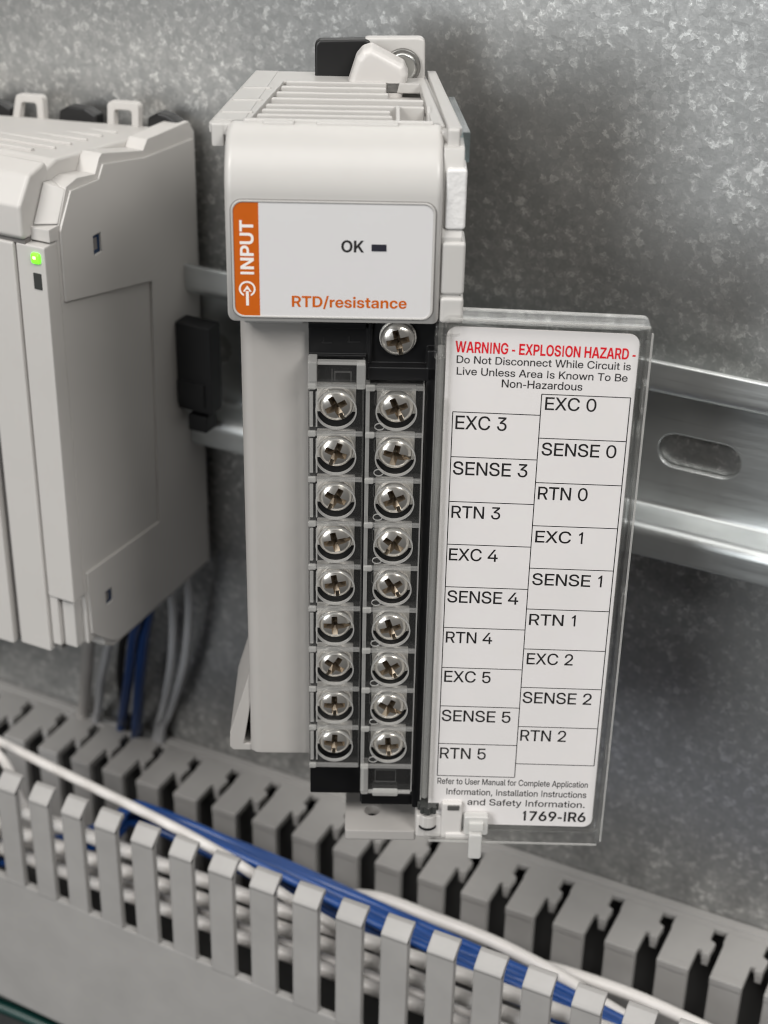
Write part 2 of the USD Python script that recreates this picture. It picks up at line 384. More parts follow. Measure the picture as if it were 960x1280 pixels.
#@@CONTROLLER@@
# ------------------------------------------------------------------ controller at the left
def controller():
    t = wall_thing('controller', 'pale grey plastic controller with a lit green lamp at the left', 'controller', (-205, 262, -201))
    # inner housing: rounded front top, sloping down at the back
    prof = rpoly([(233.4, -196), (233.4, -104), (236.5, -98.6), (243, -96.8), (281.5, -101.2), (281.5, -201.0), (262, -201.0)], 1.6, 5)
    def sag(v):
        v = v.copy(); k = np.clip((v[:, 1] - 243) / 38, 0, 1) * (v[:, 2] > -150); v[:, 2] -= np.clip(-184 - v[:, 0], 0, 99) * .085 * k; return v
    t.part('housing', warp(slab(prof, 'x', -262, -182.2, 0.6), sag), 'controller')
    # right side shell with its stepped upper edge
    side = Polygon([(235.6, -196.0), (235.6, -109.2), (233.6, -109.0), (233.6, -106.6), (236.6, -106.6), (239.6, -100.4), (243.0, -99.7), (248.6, -100.6), (250.2, -98.0),
                    (251.2, -97.4), (264.6, -100.6), (266.2, -98.8), (281.0, -99.2), (282.9, -101.8), (282.9, -201.4), (268, -201.6), (244.0, -201.6), (240.8, -199.6), (240.8, -195.2), (238.8, -195.2), (238.8, -196.0)])
    t.part('side_shell', ext(side, 'x', -182.2, -178.0), 'controller')
    # bevelled cheek where the shell steps down behind the front cap
    t.part('side_cheek', m3.Manifold.hull_points(np.array([(-181.8, 234.2, -106.4), (-181.8, 238.0, -99.6), (-178.2, 236.4, -106.4), (-178.2, 239.4, -100.8), (-181.8, 239.4, -106.4), (-181.8, 240.4, -99.9), (-178.3, 239.2, -106.4)])), 'controller')
    up = Polygon([(236.3, -121.2), (236.3, -107.6), (240.2, -101.2), (248.9, -101.6), (250.6, -99.2), (264.2, -101.8), (281.6, -102.8), (281.6, -200.4), (268, -200.6), (244.6, -200.6), (241.6, -198.6), (236.4, -194), (236.2, -179.5), (262.8, -181.0), (264.5, -127.0)])
    holes = [sbox(245.8, -115.4, 248.4, -111.6), sbox(241.7, -190.2, 244.1, -186.9)]
    t.part('side_panel', ext(up.difference(holes[0]).difference(holes[1]), 'x', -178.05, -177.45), 'controller')
    for h in holes:
        a = h.bounds
        ps = t.part('side_window', ext(h, 'x', -178.4, -177.9), 'blue_window')
        t.part('window_core', bx(-177.95, -177.85, a[0] + .5, a[2] - .9, a[1] + .8, a[3] - .7), 'groove', parent=ps)
    # front: cap above, two doors and a lamp strip below
    cap = rpoly([(231.0, -108.6), (231.0, -102.2), (234.5, -97.4), (240, -96.0), (240, -108.6)], 1.2, 6)
    t.part('front_cap', slab(cap, 'x', -262, -182.0, .7), 'controller')
    t.part('cap_seam', bx(-262, -182.3, 232.0, 234, -109.5, -108.6), 'groove')
    t.part('lamp_strip', cat(bx(-184.4, -178.1, 231.9, 236, -184.4, -109.4, .35), bx(-184.4, -182.4, 232.2, 236, -196, -184.3, .2)), 'controller')
    t.part('door_panel', bx(-192.2, -184.65, 231.5, 236, -197.8, -109.4, .45), 'controller')
    t.part('door_panel', bx(-232.0, -193.8, 231.3, 236, -198.6, -109.4, .45), 'controller')
    t.part('door_groove', bx(-194.0, -192.0, 233.0, 236, -197, -109.6), 'groove')
    t.part('strip_groove', bx(-184.75, -184.3, 232.6, 236, -196, -109.6), 'groove')
    t.part('lower_latch', cat(bx(-182.2, -179.2, 233.2, 236, -196.2, -185.4, .3)), 'shell')
    lw = t.part('status_lamp', bx(-181.0, -179.0, 231.3, 232.6, -112.7, -110.6, .5), 'led_green', label='lit green status lamp')
    t.part('lamp_core', bx(-180.4, -179.7, 231.15, 231.6, -111.7, -111.1, .2), 'led_core', parent=lw)
    t.part('status_window', bx(-180.9, -179.2, 231.7, 232.4, -117.6, -114.5, .1), 'led_grey', label='unlit dark status window')
    # top deck, ribs, rings and clips
    for k, (y0, y1) in enumerate(((244.6, 245.8), (249, 249.7), (254, 254.7), (259, 259.7), (264, 264.7), (269, 269.7))):
        t.part('top_rib', warp(bx(-258, -187.0 - (0 if k else 2), y0, y1, -100.4, -96.75 - (y0 - 243) * .114 + .45, .2), sag), 'controller')
    for x0, x1, sk in ((-218.4, -210.0, 2.0), (-194.6, -187.2, 0.5)):
        o = Polygon([(x0, -103), (x0 + sk, -95.6), (x1 + .6 - sk * .2, -95.6), (x1, -103)])
        ring = rpoly(o, 1.1, 5).difference(rpoly(o.buffer(-1.6, join_style=2), .7, 5))
        t.part('latch_ring', warp(ext(ring, 'y', 276.8, 278.4), sag), 'controller')
    for x0, x1 in ((-208.0, -198.4), (-186.6, -178.8), (-229, -219.6)):
        cl = rpoly([(x0, -103), (x0 + .6, -98.9), (x0 + 3.0, -97.7), (x1 - 2.5, -98.0), (x1, -99.3), (x1, -103)], .5)
        t.part('black_clip', warp(slab(cl, 'y', 278.6, 281.6, .5), sag), 'black')
    t.part('bottom_foot', cat(bx(-202.5, -196.6, 234, 240, -200.9, -198.2, .4)), 'shell_soft')
    t.part('bottom_foot', cat(bx(-189.5, -184.6, 235.2, 241, -199.6, -196.6, .4)), 'shell_soft')
    return t
controller()

#@@DUCT@@
# ------------------------------------------------------------------ wire duct
FB = [-250.5, -240, -229.5, -219, -209.4, -200.2, -190.5, -180.1, -169.4, -158.6, -148.0, -137.4, -126.8, -116.2, -105.6, -95.0, -84.0, -72.2, -60.6, -49.1, -37.6, -26.1, -14.6]
FF = [-214.4, -206.0, -197.6, -189.2, -180.8, -172.4, -163.4, -154.2, -144.8, -135.1, -125.3, -115.5, -105.6, -95.7, -85.8, -75.9, -66.0, -56.1, -46.2, -36.3]
def duct():
    t = wall_thing('wire_duct', 'grey slotted plastic wire duct full of wires below the controller and module', 'wire duct', (-120, 255, -297))
    ZT = -257.5
    t.part('back_strip', cat(bx(-262, 0, 280.6, YW - .05, ZT - 1.6, ZT, .3), bx(-262, 0, 282.2, YW - .1, ZT - .2, ZT + .5, .2)), 'duct')
    t.part('back_wall', bx(-262, 0, 282.9, YW - .1, -300, ZT - 1.7), 'duct_shade')
    for i, x in enumerate(FB[:-1]):
        p = FB[i + 1] - x; w = .60 * p; tb = p - .27 * p
        jit = random.uniform(-.12, .12)
        poly = Polygon([(x, 266 + jit), (x + w, 266 + jit), (x + w, 273.2), (x + w + .08 * p, 273.2), (x + w + .1 * p, 272.0), (x + tb + .1 * p, 272.4), (x + tb + .13 * p, 276.2), (x + tb, 277.0), (x + tb, 280.7),
                        (x - .02 * p, 280.7), (x - .02 * p, 277.2), (x, 276.8)])
        poly = poly.buffer(-.15).buffer(.3).buffer(-.15)
        top = ext(poly, 'z', ZT - 1.7, ZT - .02)
        hook = bx(x + w + .1 * p, x + tb + .11 * p, 272.3, 274.2, ZT - 3.4, ZT - .4, .2)
        face = bx(x + .05, x + w - .05, 266.05 + jit, 267.9, -292, ZT - .06, .3)
        t.part('finger', cat(top, hook, face), 'duct')
    def sk(x): return (x + 189.0) * -0.055      # the wall's slots run a little deeper towards the right
    t.part('floor', bx(-262, 0, 226.9, YW - .1, -300, -297.9), 'duct_shade')
    wv = Polygon([(-262, -292.6), (0, -311.5), (0, -259.0 + sk(0)), (-262, -259.0 + sk(-262))])
    rim = wv
    for i, x in enumerate(FF[:-1]):
        p = FF[i + 1] - x
        xs0, xs1 = x + .58 * p, x + p
        zb = -259.2 + sk(xs0)
        rim = rim.difference(sbox(xs0, zb, xs1, -230).buffer(0))
    t.part('front_wall', ext(rim, 'y', 225.0, 226.8), 'duct')
    for i, x in enumerate(FF[:-1]):
        p = FF[i + 1] - x; w = .58 * p; j = random.uniform(-.15, .15); lean = random.uniform(-.12, .12)
        j += float(np.interp(x, (-195, -135, -60), (2.2, .1, -.7)))
        prof = Polygon([(225.0, -259.0 + sk(x) - .8), (225.0, -235.0 + j), (225.35, -234.5 + j), (227.6, -232.7 + j), (228.6, -232.55 + j), (228.6, -233.7 + j), (227.6, -234.0 + j), (226.5, -235.4 + j), (226.35, -237), (226.35, -259.0 + sk(x) - .8)])
        def lean_fn(v, lean=lean): v = v.copy(); v[:, 1] += lean * (v[:, 2] + 259) / 24; return v
        f1 = warp(ext(prof, 'x', x, x + w), lean_fn)
        step = warp(ext([(224.98, -235.6 + j), (224.9, -235.2 + j), (225.1, -234.85 + j), (225.4, -234.6 + j), (225.6, -235.6 + j)], 'x', x, x + w), lean_fn)
        t.part('finger', cat(f1, step), 'duct')
    return t
duct()

#@@WIRES@@
# ------------------------------------------------------------------ wires
def wire(name, pts, r, material, label, category, group=None):
    wall_mesh(name, tube(pts, r), material, smooth=True, label=label, category=category, group=group)
wire('white_wire', [(-220.3, 244.0, -236.5), (-212.7, 242.8, -236.9), (-196.6, 241.7, -238.3), (-183.0, 240.5, -239.0), (-169.8, 239.3, -239.7), (-156.9, 238.2, -240.8), (-146.4, 237.0, -242.1), (-138.0, 235.8, -243.7), (-127.9, 234.7, -245.9), (-116.1, 233.5, -247.6)], 1.15, 'white_wire',
     'thick white wire slanting across the duct at the far left of the photo', 'wire')
wire('white_wire', [(-210.1, 236.0, -231.0), (-205.1, 236.0, -234.7), (-202.5, 236.0, -238.9), (-200.6, 236.0, -245.5), (-193.8, 236.0, -252.1)], 1.1, 'white_wire',
     'short visible stretch of white wire dipping behind the leftmost front finger of the duct', 'wire')
wire('white_wire', [(-134.6, 254.5, -261.4), (-120.9, 253.9, -255.6), (-106.8, 253.2, -254.9), (-91.7, 252.6, -255.1), (-76.9, 251.9, -257.3), (-69.5, 251.3, -259.2), (-58.6, 250.6, -261.9), (-44.4, 250.0, -266.2)], 1.45, 'white_wire',
     'thick white wire lying on top of the blue wires under the open door', 'wire')
wire('white_wire', [(-86.1, 258.0, -262.8), (-76.4, 257.5, -261.3), (-62.6, 257.0, -260.7), (-48.1, 256.5, -261.9), (-33.1, 256.0, -264.2)], 1.4, 'white_wire',
     'white wire crossing beneath the thick white one at the lower right', 'wire')
BLUE = [
    [(-234.4, 248.5, -280.9), (-204.4, 248.5, -268.0), (-185.3, 248.5, -255.1), (-178.8, 248.5, -247.6), (-163.6, 248.5, -248.2), (-141.3, 248.5, -249.3), (-116.0, 248.5, -252.2), (-103.0, 248.5, -253.5), (-89.6, 248.5, -255.1), (-77.4, 248.5, -256.6), (-58.1, 248.5, -260.2), (-31.1, 248.5, -264.4)] ,
    [(-232.3, 246.3, -278.8), (-202.6, 246.3, -266.8), (-183.6, 246.3, -252.1), (-177.2, 246.3, -245.6), (-162.2, 246.3, -245.6), (-140.0, 246.3, -248.2), (-115.0, 246.3, -250.1), (-102.0, 246.3, -253.8), (-88.7, 246.3, -254.6), (-76.6, 246.3, -256.5), (-57.4, 246.3, -259.4), (-30.5, 246.3, -264.4)] ,
    [(-230.3, 244.2, -275.9), (-200.8, 244.2, -263.7), (-182.2, 244.2, -251.1), (-175.7, 244.2, -243.3), (-160.8, 244.2, -245.1), (-138.9, 244.2, -247.1), (-114.0, 244.2, -250.2), (-101.1, 244.2, -253.1), (-87.9, 244.2, -254.1), (-75.9, 244.2, -254.8), (-56.9, 244.2, -258.0), (-30.1, 244.2, -263.3)] ,
    [(-228.4, 242.0, -274.5), (-199.2, 242.0, -262.7), (-180.5, 242.0, -249.1), (-174.2, 242.0, -242.2), (-159.4, 242.0, -243.1), (-137.6, 242.0, -246.2), (-112.9, 242.0, -249.8), (-100.2, 242.0, -251.2), (-87.0, 242.0, -253.2), (-75.0, 242.0, -254.6), (-56.1, 242.0, -257.9), (-29.7, 242.0, -262.2)] ,
    [(-226.4, 239.8, -272.7), (-197.4, 239.8, -260.9), (-179.0, 239.8, -248.0), (-172.6, 239.8, -240.0), (-158.0, 239.8, -241.8), (-136.4, 239.8, -244.3), (-111.8, 239.8, -248.7), (-99.2, 239.8, -250.4), (-86.1, 239.8, -253.1), (-74.3, 239.8, -253.8), (-55.4, 239.8, -257.3), (-29.2, 239.8, -261.6)] ,
    [(-234.6, 248.0, -285.4), (-204.4, 248.0, -272.1), (-185.2, 248.0, -258.2), (-178.7, 248.0, -251.2), (-163.5, 248.0, -252.5), (-141.1, 248.0, -254.7), (-115.7, 248.0, -256.9), (-102.6, 248.0, -258.6), (-89.1, 248.0, -260.8), (-76.9, 248.0, -261.6), (-57.4, 248.0, -265.3), (-30.2, 248.0, -270.4)] ,
    [(-230.0, 243.0, -280.7), (-200.4, 243.0, -268.6), (-181.6, 243.0, -254.2), (-175.2, 243.0, -247.4), (-160.2, 243.0, -248.1), (-138.3, 243.0, -251.7), (-113.3, 243.0, -255.0), (-100.4, 243.0, -257.7), (-87.2, 243.0, -258.4), (-75.1, 243.0, -259.8), (-55.9, 243.0, -263.5), (-29.2, 243.0, -268.2)] ,
]
for pts in BLUE:
    wire('blue_wire', pts, 1.0, 'blue_wire', 'blue wire in the bundle running along the duct', 'wire', 'blue wires bundled in the duct')
WHITE = [
    [(-214.6, 235.0, -246.8), (-197.0, 235.0, -247.5), (-179.9, 235.0, -247.8), (-163.4, 235.0, -248.4), (-147.4, 235.0, -248.6), (-131.9, 235.0, -249.0), (-116.8, 235.0, -249.0), (-102.3, 235.0, -248.9), (-88.1, 235.0, -249.0), (-74.4, 235.0, -249.3), (-54.6, 235.0, -249.4)] ,
    [(-214.1, 233.5, -252.2), (-196.4, 233.5, -252.5), (-179.3, 233.5, -252.6), (-162.7, 233.5, -252.6), (-146.6, 233.5, -252.6), (-131.1, 233.5, -252.5), (-116.0, 233.5, -252.6), (-101.4, 233.5, -252.8), (-87.3, 233.5, -253.2), (-73.5, 233.5, -253.5), (-53.7, 233.5, -253.9)] ,
    [(-216.0, 234.5, -260.5), (-198.0, 234.5, -260.6), (-180.6, 234.5, -260.5), (-163.8, 234.5, -260.5), (-147.5, 234.5, -260.5), (-131.7, 234.5, -260.6), (-116.5, 234.5, -261.0), (-101.7, 234.5, -261.2), (-87.3, 234.5, -261.6), (-73.4, 234.5, -261.8), (-53.2, 234.5, -261.8)] ,
    [(-219.0, 238.5, -260.2), (-200.8, 238.5, -260.2), (-183.3, 238.5, -260.8), (-166.3, 238.5, -261.0), (-149.9, 238.5, -261.4), (-133.9, 238.5, -261.8), (-118.5, 238.5, -262.0), (-103.5, 238.5, -262.2), (-89.0, 238.5, -261.9), (-74.9, 238.5, -261.8), (-54.6, 238.5, -261.9)] ,
]
for pts in WHITE:
    wire('white_wire', pts, 1.6, 'white_wire', 'white wire seen through the slots of the duct front', 'wire', 'white wires bundled behind the duct front')
# cables dropping from the controller into the duct
def drop(name, pts, r, material, label):
    a, b = np.array(pts[0]), np.array(pts[-1])
    wire(name, [tuple(a + (-3.0, -1.5, 13))] + pts + [tuple(b + (-1, -.5, -9))], r, material, label, 'cable')
drop('beige_cable', [(-197.8, 262.0, -212.7), (-202.2, 266.9, -224.6), (-206.9, 271.8, -236.0), (-211.6, 276.6, -247.5), (-216.2, 281.5, -256.1)], 1.5, 'beige_wire', 'beige cable hanging nearest the front under the controller')
drop('grey_cable', [(-193.1, 264.0, -212.4), (-198.0, 268.4, -224.2), (-203.5, 272.8, -236.7), (-208.1, 277.1, -249.3), (-212.2, 281.5, -257.2)], 1.0, 'grey_wire', 'thin grey cable between the beige cable and the blue cables under the controller')
drop('blue_cable', [(-186.8, 266.0, -207.4), (-191.4, 269.9, -219.7), (-196.3, 273.8, -235.0), (-201.2, 277.6, -249.2), (-204.7, 281.5, -255.9)], 1.2, 'navy_wire', 'left blue cable of the pair hanging under the controller')
drop('blue_cable', [(-185.1, 268.0, -205.9), (-189.4, 271.4, -220.0), (-194.0, 274.8, -237.1), (-197.7, 278.1, -251.2), (-200.6, 281.5, -258.1)], 1.3, 'navy_wire', 'right blue cable of the pair hanging under the controller')
drop('black_cable', [(-192.2, 269.0, -212.9), (-196.4, 272.2, -224.9), (-199.9, 275.5, -237.2), (-201.5, 278.8, -249.3), (-203.1, 282.0, -255.6)], .9, 'black', 'black cable among the blue cables under the controller')
drop('grey_cable', [(-181.1, 270.0, -201.6), (-182.2, 273.0, -212.2), (-185.4, 276.0, -228.2), (-190.6, 279.0, -245.8), (-194.1, 282.0, -252.5)], 1.0, 'grey_wire', 'left grey cable curving down from the rear of the controller')
drop('grey_cable', [(-178.8, 274.0, -202.1), (-179.9, 276.0, -213.2), (-183.1, 278.0, -228.7), (-189.2, 280.0, -246.0), (-192.7, 282.0, -252.8)], 1.0, 'grey_wire', 'rightmost grey cable curving down from the rear of the controller')
for i in range(8):
    y0 = 226 + 3.1 * i
    wire('green_wire', [(-250, y0 + 2, -303.5), (-225, y0, -303 - .3 * (i % 3)), (-200, y0 + 1, -303.2), (-170, y0 + 1.4, -306), (-130, y0 + 2, -311)], 1.45, 'green_wire',
         'dark green wire running under the duct in the lower left corner', 'wire', 'green wires under the duct')

#@@MODULE@@
# ------------------------------------------------------------------ the input module (mm, x right, y back, z up from the middle of its front label)
P0 = np.array([-105.15651562, 203.70170519, -88.5298533])
A26 = math.radians(26)
def mpos(v):
    v = np.array(v, float)
    p = P0 + v[0] * np.array([math.cos(A26), math.sin(A26), 0]) + v[1] * np.array([-math.sin(A26), math.cos(A26), 0]) + v[2] * np.array([0, 0, 1.0])
    return (p - O) * 0.001
BASE = (0, 26, -107)
mod = Thing('input_module', 'pale grey plug-in module with orange INPUT label, screw terminals and open clear door', 'input module', mpos(BASE), 26, BASE)

def deck(v):
    """the top falls a little and narrows towards the back"""
    v = v.copy(); y = v[:, 1] - 8
    v[:, 2] -= .098 * y
    v[:, 0] *= 1 - .163 * y / 44
    return v

def module_shell():
    t = mod
    plan = Polygon([(-14.45, 6.9), (-14.2, 5.7), (-13.3, 5.08), (-12.4, 5.0), (15.2, 5.0), (14.6, 56), (-11.8, 56)])
    t.part('housing', slab(plan, 'z', -92.2, 8.0, .5), 'shell_soft', smooth=40)
    t.part('housing_ledge', cat(bx(-13.7, -4.7, 3.6, 6, -11.6, -9.6, .4)), 'shell')
    # flared foot at the lower left
    foot = ext([(-14.0, -75), (-17.9, -88.6), (-18.0, -91.6), (-17.4, -92.3), (-13.6, -92.3), (-13.6, -91.0), (-15.6, -91.0), (-13.9, -80)], 'y', 6.2, 26)
    web = ext([(-14.0, -75), (-17.0, -88.6), (-17.2, -92.0), (-13.6, -92.0)], 'y', 12, 26)
    t.part('housing_foot', cat(foot, web), 'shell_soft')
    # front cover with its rounded brow
    arc = [(8.6 - 8.6 * math.cos(a), 9.4 + 8.0 * math.sin(a)) for a in np.linspace(0, math.pi / 2, 14)]
    prof = Polygon([(0, -9.6)] + arc + [(9.2, 17.35), (9.2, -9.6)])
    t.part('front_cover', slab(prof, 'x', -15.75, 14.95, 1.1, .9, n=5), 'shell', smooth=40)

def front_label():
    t = mod
    outer = rrect(-14.85, 14.05, -9.0, 8.75, 1.6, 8)
    inner = rrect(-14.55, 13.7, -8.7, 8.45, 1.4, 8)
    t.part('label_shade_line', ext(outer.buffer(.12), 'y', -.06, .5), 'groove')  # dark outline painted as the shadow line round the label
    t.part('label_rim', ext(outer.difference(inner), 'y', -.20, .4), 'shell')
    band = inner.intersection(sbox(-20, -20, -10.95, 20))
    lp = t.part('front_label', ext(inner.difference(sbox(-20, -20, -10.95, 20)), 'y', -.12, .3), 'label')
    lp2 = t.part('orange_band', ext(band, 'y', -.12, .3), 'orange')
    # INPUT reads upwards
    v, f = text('INPUT', 0, 8.1, 0, 1.95, 0, True)
    v = np.c_[-11.72 - v[:, 2], v[:, 1] - .125, -2.35 + v[:, 0]]
    t.part('lettering', (v, f), 'white_ink', parent=lp2, smooth=False)
    ring = Point(0, 0).buffer(1.2, quad_segs=12).difference(Point(0, 0).buffer(.94, quad_segs=12)).difference(sbox(-.5, -1.4, .5, -.5))
    stem = sbox(-.2, -2.55, .2, -.35)
    tip = Polygon([(-.62, -.42), (.62, -.42), (0, .55)]).union(sbox(-.2, -.6, .2, -.3)).difference(Point(0, -.35).buffer(.28))
    sym = affinity.translate(ring.union(stem).union(tip), -12.75, -4.6)
    t.part('input_symbol', ext(sym, 'y', -.145, -.12), 'white_ink', parent=lp2, smooth=False)
    t.part('lettering', text('OK', 0.75, 3.98, 1.25, 1.78, -.125, True), 'ink', parent=lp, smooth=False)
    t.part('status_window', bx(5.05, 7.15, -.2, .1, 1.5, 2.5), 'led_off', parent=lp)
    t.part('lettering', text('RTD/resistance', -6.35, 10.25, -7.25, 1.72, -.125, True), 'orange', parent=lp, smooth=False)

def module_top():
    t = mod
    # deck plate with an opening over the vents
    hole = Polygon([(-12.9, 11.0), (13.5, 11.0), (14.2, 42.5), (-10.9, 42.5)])
    outer = Polygon([(-17.3, 8.9), (15.3, 8.9), (15.5, 52), (-15.3, 52)])
    def top(poly, z0, z1): return warp(ext(poly, 'z', z0, z1), deck)
    t.part('top_deck', top(outer.difference(hole), 15.6, 17.2), 'shell')
    t.part('vent_floor', top(hole.buffer(.3), 14.2, 14.9), 'shell_soft')
    for i, (y, x0, x1) in enumerate(((10.6, -12.7, 13.1), (14.6, -12.2, 8.0), (18.4, -11.9, 7.8), (22.3, -11.7, 13.3), (27.6, -11.4, 13.6), (32.6, -11.1, 8.0), (37.6, -10.8, 7.8), (42.3, -10.4, 8.0))):
        t.part('vent_slat', warp(bx(x0, x1, y - .55, y + .55, 13.4, 17.35, .25), deck), 'shell')
    t.part('seam_strip', cat(bx(-13.4, 13.6, 8.3, 9.2, 16.6, 17.75, .2), bx(-10.6, -6.2, 7.4, 8.4, 17.0, 17.62, .1), bx(-3.0, 8.6, 7.5, 8.4, 17.0, 17.6, .1)), 'shell')
    t.part('vent_box', cat(bx(8.3, 8.9, 12, 21.8, 12.4, 16.2), bx(12.9, 13.5, 12, 21.8, 12.4, 16.2)), 'shell')
    # lip along the left edge, with its hooked end
    lip = cat(warp(ext([(-18.3, 8.2), (-13.6, 8.2), (-13.0, 52), (-17.4, 52)], 'z', 15.8, 17.26), deck),
              bx(-18.0, -16.2, 7.9, 10.5, 13.7, 17.15, .3), bx(-16.4, -14.6, 8.0, 10.2, 15.4, 17.1, .2), bx(-15.6, -15.1, 7.95, 9.0, 14.6, 15.6, .1),
              *[warp(bx(-17.9 + .2 * i, -13.3 + .3 * i, y, y + w, 17.0, 17.42, .1), deck) for i, (y, w) in enumerate(((9.6, .5), (15.6, 1.0), (25.2, .8), (35.5, .8)))])
    t.part('side_lip', lip, 'shell')
    # tongue along the right edge
    tongue = cat(warp(ext([(15.4, 5.2), (17.3, 5.2), (18.1, 52), (16.4, 52)], 'z', 16.5, 17.7), deck), bx(15.5, 17.25, 4.4, 6.6, 14.6, 17.9, .3),
                 warp(ext([(14.6, 6), (15.7, 6), (16.2, 52), (15.2, 52)], 'z', 15.0, 16.9), deck))
    t.part('side_tongue', tongue, 'shell')
    t.part('clear_fin', cat(warp(ext([(17.5, 8.5), (18.9, 8.5), (19.7, 36), (18.6, 36)], 'z', 12.0, 16.4), deck)), 'teal_clear')

def right_column():
    t = mod
    body = ext([(1.2, -9.8), (1.2, 3.2), (1.9, 4.4), (1.9, 12.4), (3.4, 15.6), (14, 15.6), (14, -9.8)], 'x', 15.0, 17.9)
    t.part('hinge_cover', body, 'shell')
    t.part('textured_panel', slab(rrect(15.4, 18.3, 4.3, 13.2, .5), 'y', 1.3, 6, .35, 0), 'frost')
    t.part('cover_step', slab(rrect(15.1, 18.5, -5.4, 2.6, .5), 'y', .7, 6, .45, 0), 'shell')
    t.part('cover_step', slab(rrect(15.1, 18.5, -9.7, -5.7, .5), 'y', .3, 6, .45, 0), 'shell')

def latch():
    t = mod
    pl = rpoly([(-4.7, 8), (-4.7, 18.4), (-4.0, 19.0), (4.4, 19.3), (4.4, 8)], .9, 5)
    t.part('black_tab', slab(pl, 'y', 48.2, 50.4, .4), 'black')
    pw = rpoly([(3.0, 8), (3.0, 19.4), (13.2, 19.6), (13.4, 8)], 1.0, 5)
    t.part('rear_tab', slab(pw, 'y', 48.6, 50.6, .3), 'shell')
    ring = Point(9.6, 15.0).buffer(2.95, quad_segs=14)
    dp = t.part('latch_disc', slab(ring, 'y', 47.9, 48.9, .25), 'disc_metal')
    t.part('disc_face', slab(ring.buffer(-.55), 'y', 47.55, 48.3, .5, .1), 'disc_steel', parent=dp)
    lev = rpoly([(-.2, 9.5), (2.2, 17.2), (3.2, 18.4), (4.6, 18.9), (9.9, 16.2), (10.6, 14.6), (9.0, 8.0), (7.0, 7.0)], .9, 6)
    lev = affinity.translate(lev, -.1, 0.4)
    t.part('lever', slab(lev, 'y', 42.5, 47.2, 1.1, .6), 'white_part')

